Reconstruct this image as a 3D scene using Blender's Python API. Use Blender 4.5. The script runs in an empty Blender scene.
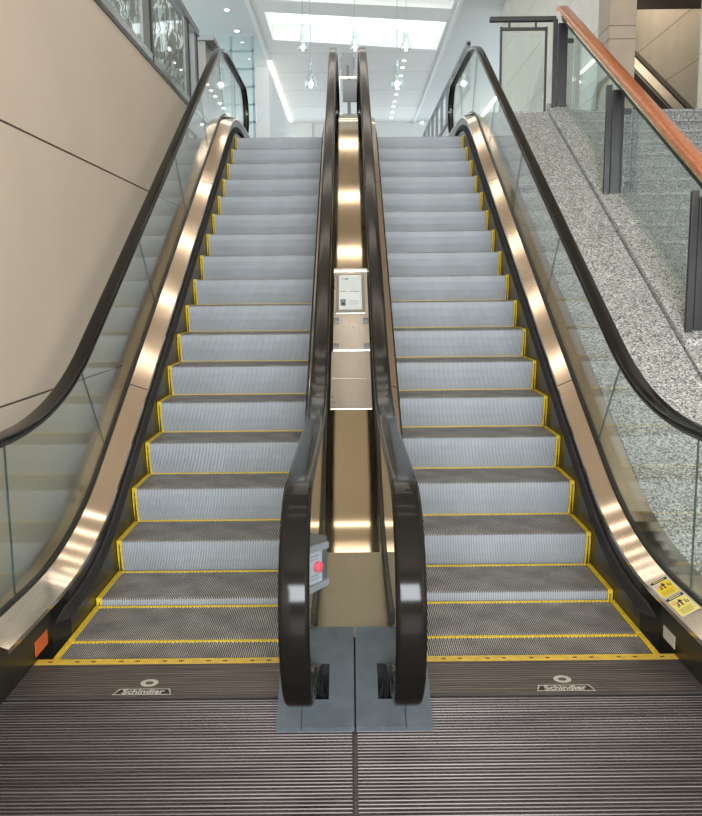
import bpy, math, random
from mathutils import Vector, Matrix
random.seed(7)
SC = bpy.context.scene
COL = SC.collection
PI = math.pi
B = math.tan(PI/6)
Y0 = 4.2936                      # where the line of step noses meets the lower floor
ZT = 3.58                        # upper landing
def nl(y): return B*(y-Y0)

F, PITCH, YAW, ROLL, CH, CX = 820.3856, .1451, .0002, -.0095, 1.6927, -.0121
def ray(px, py):
    x = (px-351)/F; z = (408-py)/F; y = 1.0
    c, s = math.cos(ROLL), math.sin(ROLL); x, z = c*x-s*z, s*x+c*z
    c, s = math.cos(PITCH), math.sin(PITCH); y, z = c*y+s*z, -s*y+c*z
    c, s = math.cos(YAW), math.sin(YAW); x, y = c*x-s*y, s*x+c*y
    return Vector((x, y, z))

# ------------------------------------------------------------------ materials
def new_mat(name):
    m = bpy.data.materials.new(name); m.use_nodes = True
    nt = m.node_tree; nt.nodes.clear()
    out = nt.nodes.new('ShaderNodeOutputMaterial')
    return m, nt, out
def nd(nt, t, **kw):
    n = nt.nodes.new(t)
    for k, v in kw.items():
        if k.startswith('i_'):
            key = k[2:].replace('_', ' ')
            n.inputs[int(key) if key.isdigit() else key].default_value = v
        else: setattr(n, k, v)
    return n
def ramp(nt, fac, stops):
    r = nt.nodes.new('ShaderNodeValToRGB'); cr = r.color_ramp
    while len(cr.elements) < len(stops): cr.elements.new(0.5)
    for e, (p, c) in zip(cr.elements, stops):
        e.position = p; e.color = (c[0], c[1], c[2], 1) if not isinstance(c, (int, float)) else (c, c, c, 1)
    nt.links.new(fac, r.inputs[0]); return r.outputs[0]
def plain(name, col, rough=.5, metal=0, spec=.5, noise=0, nscale=20, bump=0, stretch=(1, 1, 1), coat=0):
    m, nt, out = new_mat(name)
    p = nd(nt, 'ShaderNodeBsdfPrincipled')
    p.inputs['Base Color'].default_value = (*col, 1); p.inputs['Roughness'].default_value = rough
    p.inputs['Metallic'].default_value = metal; p.inputs['Specular IOR Level'].default_value = spec
    p.inputs['Coat Weight'].default_value = coat
    if noise or bump:
        tc = nd(nt, 'ShaderNodeTexCoord'); mp = nd(nt, 'ShaderNodeMapping'); mp.inputs['Scale'].default_value = stretch
        nt.links.new(tc.outputs['Object'], mp.inputs[0])
        n = nd(nt, 'ShaderNodeTexNoise'); n.inputs['Scale'].default_value = nscale; n.inputs['Detail'].default_value = 4
        nt.links.new(mp.outputs[0], n.inputs['Vector'])
        if noise:
            lo = [max(0, c*(1-noise)) for c in col]; hi = [min(1, c*(1+noise)) for c in col]
            nt.links.new(ramp(nt, n.outputs[0], [(.3, lo), (.7, hi)]), p.inputs['Base Color'])
        if bump:
            b = nd(nt, 'ShaderNodeBump'); b.inputs['Strength'].default_value = bump; b.inputs['Distance'].default_value = .002
            nt.links.new(n.outputs[0], b.inputs['Height']); nt.links.new(b.outputs[0], p.inputs['Normal'])
    nt.links.new(p.outputs[0], out.inputs[0]); return m
def emit(name, col, s):
    m, nt, out = new_mat(name)
    e = nd(nt, 'ShaderNodeEmission'); e.inputs[0].default_value = (*col, 1); e.inputs[1].default_value = s
    nt.links.new(e.outputs[0], out.inputs[0]); return m
def glass(name, tint=(.93, .97, .95), extra=0.0, leaf=False):
    m, nt, out = new_mat(name)
    geo = nd(nt, 'ShaderNodeNewGeometry')
    ior = nd(nt, 'ShaderNodeMix'); ior.data_type = 'FLOAT'
    nt.links.new(geo.outputs['Backfacing'], ior.inputs[0]); ior.inputs[2].default_value = 1.5; ior.inputs[3].default_value = 1/1.5
    fr = nd(nt, 'ShaderNodeFresnel'); nt.links.new(ior.outputs[0], fr.inputs[0])
    tr = nd(nt, 'ShaderNodeBsdfTransparent'); tr.inputs[0].default_value = (*tint, 1)
    gl = nd(nt, 'ShaderNodeBsdfGlossy'); gl.inputs['Roughness'].default_value = .0; gl.inputs[0].default_value = (1, 1, 1, 1)
    mx = nd(nt, 'ShaderNodeMixShader')
    if extra:
        a = nd(nt, 'ShaderNodeMath', operation='ADD'); nt.links.new(fr.outputs[0], a.inputs[0]); a.inputs[1].default_value = extra; a.use_clamp = True
        nt.links.new(a.outputs[0], mx.inputs[0])
    else: nt.links.new(fr.outputs[0], mx.inputs[0])
    nt.links.new(tr.outputs[0], mx.inputs[1]); nt.links.new(gl.outputs[0], mx.inputs[2])
    last = mx
    if leaf:  # trees outside mirrored in the guard glass, painted in as dark noise
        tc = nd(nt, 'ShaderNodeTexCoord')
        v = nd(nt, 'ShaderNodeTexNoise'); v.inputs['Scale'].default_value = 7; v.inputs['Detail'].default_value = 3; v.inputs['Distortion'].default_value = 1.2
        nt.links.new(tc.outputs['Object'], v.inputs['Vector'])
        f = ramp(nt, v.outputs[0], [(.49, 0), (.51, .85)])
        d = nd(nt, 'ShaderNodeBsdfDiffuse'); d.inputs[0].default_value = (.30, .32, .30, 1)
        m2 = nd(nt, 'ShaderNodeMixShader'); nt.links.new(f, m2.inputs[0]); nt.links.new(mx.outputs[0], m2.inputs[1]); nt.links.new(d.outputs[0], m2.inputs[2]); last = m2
    nt.links.new(last.outputs[0], out.inputs[0]); return m
def brushed(name, col, rough=.28, scale=(400, 4, 4), bump=.05):
    m, nt, out = new_mat(name)
    p = nd(nt, 'ShaderNodeBsdfPrincipled'); p.inputs['Metallic'].default_value = 1
    tc = nd(nt, 'ShaderNodeTexCoord'); mp = nd(nt, 'ShaderNodeMapping'); mp.inputs['Scale'].default_value = scale
    nt.links.new(tc.outputs['Object'], mp.inputs[0])
    n = nd(nt, 'ShaderNodeTexNoise'); n.inputs['Scale'].default_value = 1; n.inputs['Detail'].default_value = 3
    nt.links.new(mp.outputs[0], n.inputs['Vector'])
    nt.links.new(ramp(nt, n.outputs[0], [(.3, [c*.93 for c in col]), (.7, [min(1, c*1.05) for c in col])]), p.inputs['Base Color'])
    n2 = nd(nt, 'ShaderNodeTexNoise'); n2.inputs['Scale'].default_value = 3; n2.inputs['Detail'].default_value = 4
    nt.links.new(tc.outputs['Object'], n2.inputs['Vector'])
    nt.links.new(ramp(nt, n2.outputs[0], [(.3, rough*.85), (.75, rough*1.2)]), p.inputs['Roughness'])
    b = nd(nt, 'ShaderNodeBump'); b.inputs['Strength'].default_value = bump; b.inputs['Distance'].default_value = .001
    nt.links.new(n.outputs[0], b.inputs['Height']); nt.links.new(b.outputs[0], p.inputs['Normal'])
    nt.links.new(p.outputs[0], out.inputs[0]); return m
def granite(name, base, lo, hi, scale=110, rough=.45):
    m, nt, out = new_mat(name)
    p = nd(nt, 'ShaderNodeBsdfPrincipled'); p.inputs['Roughness'].default_value = rough
    tc = nd(nt, 'ShaderNodeTexCoord')
    v = nd(nt, 'ShaderNodeTexVoronoi'); v.inputs['Scale'].default_value = scale
    nt.links.new(tc.outputs['Object'], v.inputs['Vector'])
    sp = nd(nt, 'ShaderNodeSeparateColor'); nt.links.new(v.outputs['Color'], sp.inputs[0])
    c1 = ramp(nt, sp.outputs[0], [(0, lo), (.2, lo), (.26, base), (.6, [c*1.12 for c in base]), (.8, hi), (1, hi)])
    n = nd(nt, 'ShaderNodeTexNoise'); n.inputs['Scale'].default_value = 9; n.inputs['Detail'].default_value = 6
    nt.links.new(tc.outputs['Object'], n.inputs['Vector'])
    mul = nd(nt, 'ShaderNodeMix'); mul.data_type = 'RGBA'; mul.blend_type = 'MULTIPLY'; mul.inputs[0].default_value = 1
    nt.links.new(c1, mul.inputs[6]); nt.links.new(ramp(nt, n.outputs[0], [(.3, .82), (.7, 1.0)]), mul.inputs[7])
    nt.links.new(mul.outputs[2], p.inputs['Base Color'])
    nt.links.new(p.outputs[0], out.inputs[0]); return m
def wood(name):
    m, nt, out = new_mat(name)
    p = nd(nt, 'ShaderNodeBsdfPrincipled'); p.inputs['Roughness'].default_value = .28; p.inputs['Coat Weight'].default_value = .4
    tc = nd(nt, 'ShaderNodeTexCoord'); mp = nd(nt, 'ShaderNodeMapping')
    mp.inputs['Rotation'].default_value = (-PI/6, 0, 0); mp.inputs['Scale'].default_value = (40, 2.2, 40)
    nt.links.new(tc.outputs['Object'], mp.inputs[0])
    n = nd(nt, 'ShaderNodeTexNoise'); n.inputs['Scale'].default_value = 1; n.inputs['Detail'].default_value = 6; n.inputs['Distortion'].default_value = .6
    nt.links.new(mp.outputs[0], n.inputs['Vector'])
    nt.links.new(ramp(nt, n.outputs[0], [(.25, (.27, .066, .02)), (.5, (.43, .13, .042)), (.75, (.52, .19, .075))]), p.inputs['Base Color'])
    nt.links.new(p.outputs[0], out.inputs[0]); return m

M = {}
M['deck'] = brushed('brushed_deck_metal', (.74, .61, .48), .10, bump=.02)
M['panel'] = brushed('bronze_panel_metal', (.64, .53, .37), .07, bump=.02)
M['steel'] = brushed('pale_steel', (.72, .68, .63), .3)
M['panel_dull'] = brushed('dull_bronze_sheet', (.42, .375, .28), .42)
M['rail'] = plain('black_rubber', (.010, .009, .008), .12, 0, .18)
M['black'] = plain('black_skirt', (.018, .017, .015), .28, 0, .5, .3, 14)
M['brush'] = plain('brush_bristle', (.03, .028, .028), .8, 0, .3, .5, 120)
M['gasket'] = plain('dark_channel', (.045, .042, .038), .35, .5)
M['glass'] = glass('balustrade_glass')
M['gedge'] = plain('glass_edge', (.04, .07, .06), .3)
M['tread'] = plain('tread_ridge', (.50, .48, .465), .42, .4, .5, .3, 6)
M['tgroove'] = plain('tread_groove', (.055, .052, .05), .8)
M['riser'] = plain('riser_ridge', (.43, .465, .505), .5, .1, .5, .12, 5)
M['rgroove'] = plain('riser_groove', (.26, .275, .29), .7)
M['yellow'] = plain('demarcation_yellow', (.74, .52, .03), .5, 0, .4, .25, 60)
M['combyel'] = plain('comb_yellow', (.70, .47, .06), .4, 0, .5, .15, 30)
M['floorplate'] = plain('grooved_floor_metal', (.062, .051, .047), .38, .45, .4, .75, 1, 0, (1.2, 160, 1))
M['floorgroove'] = plain('floor_groove', (.02, .018, .017), .7)
M['combplate'] = plain('comb_plate_metal', (.12, .10, .09), .38, .6, .5, .5, 1, 0, (2, 120, 1))
M['cap'] = plain('grey_newel_cover', (.085, .105, .125), .42, .15, .5, .15, 14)
M['capdark'] = plain('inlet_dark', (.008, .008, .009), .8)
M['screw'] = plain('screw_dark', (.08, .06, .03), .5)
M['logo'] = plain('logo_metal', (.62, .58, .52), .4, .3)
M['plaster'] = plain('beige_wall_panel', (.68, .585, .50), .62, 0, .3, .025, 1.5)
M['joint'] = plain('joint_dark', (.12, .10, .085), .8)
M['granite'] = granite('grey_granite', (.33, .325, .315), (.09, .088, .085), (.72, .71, .69))
M['granite_dark'] = granite('dark_granite', (.19, .195, .19), (.06, .06, .06), (.36, .36, .35))
M['stone'] = plain('pale_stone', (.64, .585, .50), .5, 0, .3, .06, 2.5)
M['stone2'] = plain('tan_stone', (.34, .265, .195), .5, 0, .3, .08, 3)
M['brown'] = plain('brown_soffit', (.045, .028, .02), .6)
M['white'] = plain('white_paint', (.80, .80, .78), .6)
M['ceil'] = plain('ceiling_paint', (.86, .85, .815), .7)
M['ceilside'] = plain('ceiling_side_shaded', (.66, .67, .65), .7)  # shade of the side bands put into the grey; far wall and seams share it
M['kick'] = plain('kick_plate_grey', (.36, .35, .33), .25, .5)
M['lip'] = plain('grey_lip', (.26, .28, .31), .4)
M['tanceil'] = plain('tan_ceiling', (.46, .37, .28), .7)
M['iron'] = plain('dark_bronze_iron', (.035, .036, .037), .4, .5)
M['wood'] = wood('reddish_wood')
M['brass'] = brushed('brass_strip', (.85, .68, .40), .2)
M['mull'] = plain('pale_mullion', (.28, .36, .38), .4, .3)
M['clear'] = glass('clear_glass', (.90, .96, .95))
M['leafreflect'] = glass('painted_leaf_reflection', (.86, .92, .9), .05, True)
M['paper'] = plain('paper_white', (.88, .91, .94), .6)
M['ink'] = plain('ink_grey', (.25, .27, .3), .7)
M['inkdark'] = plain('ink_black', (.02, .02, .02), .6)
M['caution'] = plain('caution_yellow', (.95, .70, .02), .45, 0, .4)
M['caution_pale'] = plain('caution_pale_yellow', (.95, .84, .22), .45, 0, .4)
M['orange'] = plain('orange_sticker', (.85, .17, .05), .5)
M['whitest'] = plain('white_sticker', (.72, .70, .66), .5)
M['red'] = plain('red_button', (.80, .12, .18), .35)
M['stoplabel'] = plain('stop_label', (.40, .45, .52), .4)
M['greybox'] = plain('grey_box', (.10, .11, .12), .4)
M['signback'] = plain('sign_back', (.24, .25, .25), .5)
M['floor'] = plain('stone_floor', (.30, .28, .26), .4, 0, .4, .15, 4)
M['daylight'] = emit('skylight_daylight', (.93, 1.0, 1.0), 1.0)
M['lampwarm'] = emit('warm_lamp', (1.0, .90, .78), 3.3)
M['lampspot'] = emit('downlight_lens', (1.0, .96, .88), 8.0)
M['lampslot'] = emit('slot_lens', (1.0, .93, .78), 5.0)
M['pglass'] = glass('pendant_glass', (.86, .93, .93), .12)
M['building'] = plain('far_building', (.55, .47, .40), .8)
M['bwin'] = plain('far_window', (.18, .28, .38), .2)

# ------------------------------------------------------------------ mesh helpers
class MB:
    def __init__(s): s.v = []; s.f = []; s.m = []
    def quad(s, a, b, c, d, m=0):
        i = len(s.v); s.v += [a, b, c, d]; s.f.append((i, i+1, i+2, i+3)); s.m.append(m)
    def poly(s, pts, m=0):
        i = len(s.v); s.v += pts; s.f.append(tuple(range(i, i+len(pts)))); s.m.append(m)
    def hexa(s, p, m=0):          # 8 points: bottom 4, top 4
        i = len(s.v); s.v += p
        for f in ((3, 2, 1, 0), (4, 5, 6, 7), (0, 1, 5, 4), (1, 2, 6, 5), (2, 3, 7, 6), (3, 0, 4, 7)):
            s.f.append(tuple(i+k for k in f)); s.m.append(m)
        return s
    def box(s, x0, x1, y0, y1, z0, z1, m=0):
        return s.hexa([(x0, y0, z0), (x1, y0, z0), (x1, y1, z0), (x0, y1, z0), (x0, y0, z1), (x1, y0, z1), (x1, y1, z1), (x0, y1, z1)], m)
    def sbox(s, x0, x1, y0, y1, c0, c1, m=0):      # slab lying along the 30 degree incline
        g = lambda y, c: nl(y)+c
        return s.hexa([(x0, y0, g(y0, c0)), (x1, y0, g(y0, c0)), (x1, y1, g(y1, c0)), (x0, y1, g(y1, c0)),
                       (x0, y0, g(y0, c1)), (x1, y0, g(y0, c1)), (x1, y1, g(y1, c1)), (x0, y1, g(y1, c1))], m)
    def grid(s, rows, m=0, closed=False, flip=False):
        i = len(s.v); n = len(rows[0])
        for r in rows: s.v += r
        for a in range(len(rows)-1):
            for b in range(n if closed else n-1):
                c = (b+1) % n
                f = (i+a*n+b, i+a*n+c, i+(a+1)*n+c, i+(a+1)*n+b)
                s.f.append(f[::-1] if flip else f); s.m.append(m)
    def sweep(s, path, sec, x, m=0, caps=True):    # path [(y,z)], sec [(u,v)] u=+x, v=outer normal
        rows = []
        for k, (y, z) in enumerate(path):
            a = path[max(0, k-1)]; b = path[min(len(path)-1, k+1)]
            t = Vector((b[0]-a[0], b[1]-a[1])).normalized(); n = (-t[1], t[0])
            rows.append([(x+u, y+v*n[0], z+v*n[1]) for u, v in sec])
        i = len(s.v)
        s.grid(rows, m, closed=True)
        if caps:
            n = len(sec)
            s.f.append(tuple(range(i, i+n))); s.m.append(m)
            j = i+n*(len(rows)-1); s.f.append(tuple(range(j, j+n))[::-1]); s.m.append(m)
    def tube(s, pts, r, seg=10, m=0):
        rows = []
        for k, p in enumerate(pts):
            a = Vector(pts[max(0, k-1)]); b = Vector(pts[min(len(pts)-1, k+1)])
            t = (b-a).normalized(); up = Vector((0, 0, 1)) if abs(t.z) < .9 else Vector((1, 0, 0))
            u = t.cross(up).normalized(); w = t.cross(u)
            rr = r[k] if isinstance(r, (list, tuple)) else r
            rows.append([tuple(Vector(p)+rr*(math.cos(q)*u+math.sin(q)*w)) for q in [2*PI*j/seg for j in range(seg)]])
        i = len(s.v); s.grid(rows, m, closed=True)
        s.f.append(tuple(range(i, i+seg))); s.m.append(m)
        j = i+seg*(len(rows)-1); s.f.append(tuple(range(j, j+seg))); s.m.append(m)
    def build(s, name, mats, parent=None, smooth=False, fix=True):
        me = bpy.data.meshes.new(name); me.from_pydata(s.v, [], s.f)
        for mt in (mats if isinstance(mats, (list, tuple)) else [mats]): me.materials.append(mt)
        me.polygons.foreach_set('material_index', s.m)
        me.update()
        if fix:
            import bmesh
            bm = bmesh.new(); bm.from_mesh(me)
            bmesh.ops.remove_doubles(bm, verts=bm.verts, dist=1e-5)
            bmesh.ops.recalc_face_normals(bm, faces=bm.faces)
            bm.to_mesh(me); bm.free()
        if smooth:
            me.polygons.foreach_set('use_smooth', [True]*len(me.polygons))
            try: me.set_sharp_from_angle(angle=math.radians(35))
            except Exception: pass
        o = bpy.data.objects.new(name, me); COL.objects.link(o)
        if parent is not None: o.parent = parent
        return o
def tag(o, label=None, cat=None, group=None, kind=None):
    if label: o['label'] = label
    if cat: o['category'] = cat
    if group: o['group'] = group
    if kind: o['kind'] = kind
    return o
def thing(name, label, cat, group=None):
    o = bpy.data.objects.new(name, None); COL.objects.link(o); o.empty_display_size = .2
    return tag(o, label, cat, group)
def bevel(o, w=.004, seg=2):
    md = o.modifiers.new('bevel', 'BEVEL'); md.width = w; md.segments = seg; md.limit_method = 'ANGLE'; md.angle_limit = math.radians(40)
    return o
def text_mesh(name, body, size, mat, parent, mtx, sx=1.0, bold=0.0):
    cu = bpy.data.curves.new(name, 'FONT'); cu.body = body; cu.size = size; cu.align_x = 'CENTER'; cu.align_y = 'CENTER'; cu.extrude = .0006; cu.offset = bold
    t = bpy.data.objects.new(name, cu); COL.objects.link(t)
    dg = bpy.context.evaluated_depsgraph_get(); me = bpy.data.meshes.new_from_object(t.evaluated_get(dg))
    bpy.data.objects.remove(t)
    me.transform(mtx @ Matrix.Diagonal((sx, 1, 1, 1)))
    me.materials.clear(); me.materials.append(mat)
    o = bpy.data.objects.new(name, me); COL.objects.link(o); o.parent = parent
    return o

# ------------------------------------------------------------------ incline profiles
def arc(V, T, d1, d2, n):
    d1 = Vector(d1); d2 = Vector(d2); ang = d1.angle(d2); R = T/math.tan(ang/2)
    sgn = 1 if d1.x*d2.y-d1.y*d2.x > 0 else -1
    P = Vector(V)-T*d1; nn = Vector((-d1.y, d1.x))*sgn
    return [tuple(P+R*(math.sin(ang*k/n)*d1+(1-math.cos(ang*k/n))*nn)) for k in range(n+1)]
FL = (1.0, 0.0); IN = (math.cos(PI/6), math.sin(PI/6))
def profile(L, I, H, ya, yb, T1=.6, T2=.5, nlow=5, ninc=14, nhigh=5, n=12):
    v1 = (Y0+(L-I)/B, L); v2 = (Y0+(H-I)/B, H)
    a1 = arc(v1, T1, FL, IN, n); a2 = arc(v2, T2, IN, FL, n)
    p = [(ya+(a1[0][0]-ya)*k/nlow, L) for k in range(nlow)] + a1
    e, s_ = a1[-1], a2[0]
    p += [(e[0]+(s_[0]-e[0])*k/ninc, e[1]+(s_[1]-e[1])*k/ninc) for k in range(1, ninc)] + a2
    p += [(a2[-1][0]+(yb-a2[-1][0])*k/nhigh, H) for k in range(1, nhigh+1)]
    return p
DI = dict(L=.26, I=.268, H=ZT+.25); DO = dict(L=.308, I=.308, H=ZT+.29)
YLOW, YHIGH = 3.34, 12.25
deck_in = profile(ya=YLOW, yb=YHIGH, **DI)
deck_out = profile(ya=YLOW, yb=YHIGH, **DO)
skirt_bot = [(y, z-.62) for y, z in deck_in]
RL, RI, RH = 1.055, 1.10, ZT+1.02
NR = .355
NYL, NYH = 2.63, 12.43
rail_mid = profile(RL, RI, RH, NYL, NYH)
def rail_loop(d=0):
    p = [(3.27-d, .10), (3.10-.8*d, .19), (2.95-.55*d, .265), (2.82-.3*d, .32)]
    c = (NYL, RL-NR)
    for k in range(0, 19):
        a = -PI/2+.25-(PI+.25)*k/18
        p.append((c[0]+NR*math.cos(a), c[1]+NR*math.sin(a)))
    p += rail_mid[1:-1]
    c = (NYH, RH-NR)
    for k in range(0, 19):
        a = PI/2-(PI+.25)*k/18
        p.append((c[0]+NR*math.cos(a), c[1]+NR*math.sin(a)))
    p += [(12.24, ZT+.32), (12.1, ZT+.265), (11.95, ZT+.19), (11.8, ZT+.10)]
    return p
RLOOP_IN, RLOOP_OUT = rail_loop(), rail_loop(.19)
def rsec(w, h, r=.014):
    pts = []
    for cx, cy, a0 in ((w/2-r, h/2-r, 0), (-w/2+r, h/2-r, PI/2), (-w/2+r, -h/2+r, PI), (w/2-r, -h/2+r, 1.5*PI)):
        for k in range(4):
            a = a0+PI/2*k/3; pts.append((cx+r*math.cos(a), cy+r*math.sin(a)))
    return pts

# ------------------------------------------------------------------ escalators
STEP_W = 1.104
RIDGE_W = 1.046
def step_meshes():
    prof = [(.432, 0), (.012, 0), (0, -.006), (.004, -.06), (.015, -.125), (.034, -.19), (.058, -.25)]
    nrm = [(0, -1), (0, -1), (.7, -.7), (1, 0), (1, 0), (1, 0), (1, 0)]
    d = .0075; N = 108; p = RIDGE_W/N
    xs = []
    for i in range(N):
        x = -RIDGE_W/2+i*p
        xs += [(x, 0), (x+p*.48, 0), (x+p*.55, 1), (x+p*.93, 1)]
    xs.append((RIDGE_W/2, 0))
    mb = MB()
    for k, ((y, z), (ny, nz)) in enumerate(zip(prof, nrm)):
        for x, g in xs: mb.v.append((x, y+g*d*ny, z+g*d*nz))
    n = len(xs)
    for k in range(len(prof)-1):
        for j in range(n-1):
            mb.f.append((k*n+j, k*n+j+1, (k+1)*n+j+1, (k+1)*n+j))
            g = 1 if (xs[j][1] or xs[j+1][1]) else 0
            mb.m.append((0 if k < 2 else 2)+g)
    st = mb.build('step', [M['tread'], M['tgroove'], M['riser'], M['rgroove']], fix=False)
    e = MB()
    h = STEP_W/2; r = RIDGE_W/2
    for s in (-1, 1):
        x0, x1 = sorted((s*r, s*h))
        e.box(x0, x1, 0, .432, -.02, .003)                          # tread side strip
        for (a, b) in ((r+.001, r+.011), (r+.017, h)):              # twin riser strips
            u0, u1 = sorted((s*a, s*b))
            for k in range(1, len(prof)-1):
                (ya, za), (yb, zb) = prof[k], prof[k+1]
                e.hexa([(u0, yb-.002, zb), (u1, yb-.002, zb), (u1, yb+.02, zb), (u0, yb+.02, zb), (u0, ya-.002, za), (u1, ya-.002, za), (u1, ya+.02, za), (u0, ya+.02, za)])
        u0, u1 = sorted((s*(r+.011), s*(r+.017)))
        e.box(u0, u1, .006, .02, -.25, -.005, 1)
    nt = 54
    for k in range(nt):                                             # rear comb-like strip
        x = -r+RIDGE_W*k/nt
        e.box(x, x+RIDGE_W/nt*.72, .410, .431, -.006, .0025)
    e.box(-r, r, .423, .431, -.006, .002)
    ed = e.build('demarcation_edging', [M['yellow'], M['black']], st)
    return st, ed
STEP0, EDGE0 = step_meshes()
def add_step(parent, x, y, z, first):
    if first: st, ed = STEP0, EDGE0
    else:
        st = STEP0.copy(); COL.objects.link(st)
        ed = EDGE0.copy(); COL.objects.link(ed); ed.parent = st
    st.parent = parent; st.location = (x, y, z)

def newel_cover(x0, x1, rx, name, parent, z1=.25, seam=None, d=0, inn_x=None):
    """sloping grey cover at the foot of a newel with the square handrail inlet cut in it"""
    ya, yn0, yn1, yb = 2.93-d, 3.04-d, 3.19-d, YLOW+.02-d
    zf = lambda y: .03+(y-ya)*(z1-.03)/(yb-ya)
    hx0, hx1 = rx-.074, rx+.074
    xs = [x0, max(hx0, x0), min(hx1, x1), x1]; ys = [ya, yn0, yn1, yb]
    mb = MB()
    for i in range(3):
        if xs[i+1]-xs[i] < 1e-4: continue
        for j in range(3):
            if i == 1 and j == 1: continue
            mb.quad((xs[i], ys[j], zf(ys[j])), (xs[i+1], ys[j], zf(ys[j])), (xs[i+1], ys[j+1], zf(ys[j+1])), (xs[i], ys[j+1], zf(ys[j+1])))
    mb.quad((x0, ya, 0.012), (x1, ya, .012), (x1, ya, .03), (x0, ya, .03))
    for x in (x0, x1): mb.poly([(x, ya, .012), (x, yb, .012), (x, yb, z1), (x, ya, .03)])
    mb.quad((x0, yb, .012), (x1, yb, .012), (x1, yb, z1), (x0, yb, z1))
    o = mb.build(name, M['cap'], parent)
    inn = MB()
    a, b, c, d = xs[1], xs[2], yn0, yn1
    inn.quad((a, c, .02), (b, c, .02), (b, d, .02), (a, d, .02))
    for (p, q, r, s) in ((a, c, b, c), (b, c, b, d), (b, d, a, d), (a, d, a, c)):
        inn.quad((p, q, .02), (r, s, .02), (r, s, zf(s)), (p, q, zf(q)))
    rnd = random.Random(int(rx*1000))
    for k in range(70):                                             # inlet bristles
        x = rnd.uniform(a+.01, b-.01); y = rnd.uniform(c+.015, d-.02); z = zf(y)
        inn.tube([(x, y, .03), (x+rnd.uniform(-.012, .012), y+rnd.uniform(-.012, .012), z+rnd.uniform(-.03, .006))], .0028, 4)
    inn.build('handrail_inlet', M['capdark'], o)
    if seam is not None:
        sm = MB(); sm.hexa([(seam-.0015, ya-.001, .02), (seam+.0015, ya-.001, .02), (seam+.0015, yb, z1-.01), (seam-.0015, yb, z1-.01),
                            (seam-.0015, ya-.001, .0315), (seam+.0015, ya-.001, .0315), (seam+.0015, yb, z1+.0015), (seam-.0015, yb, z1+.0015)])
        sm.build('seam', M['black'], o)
    return o

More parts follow.
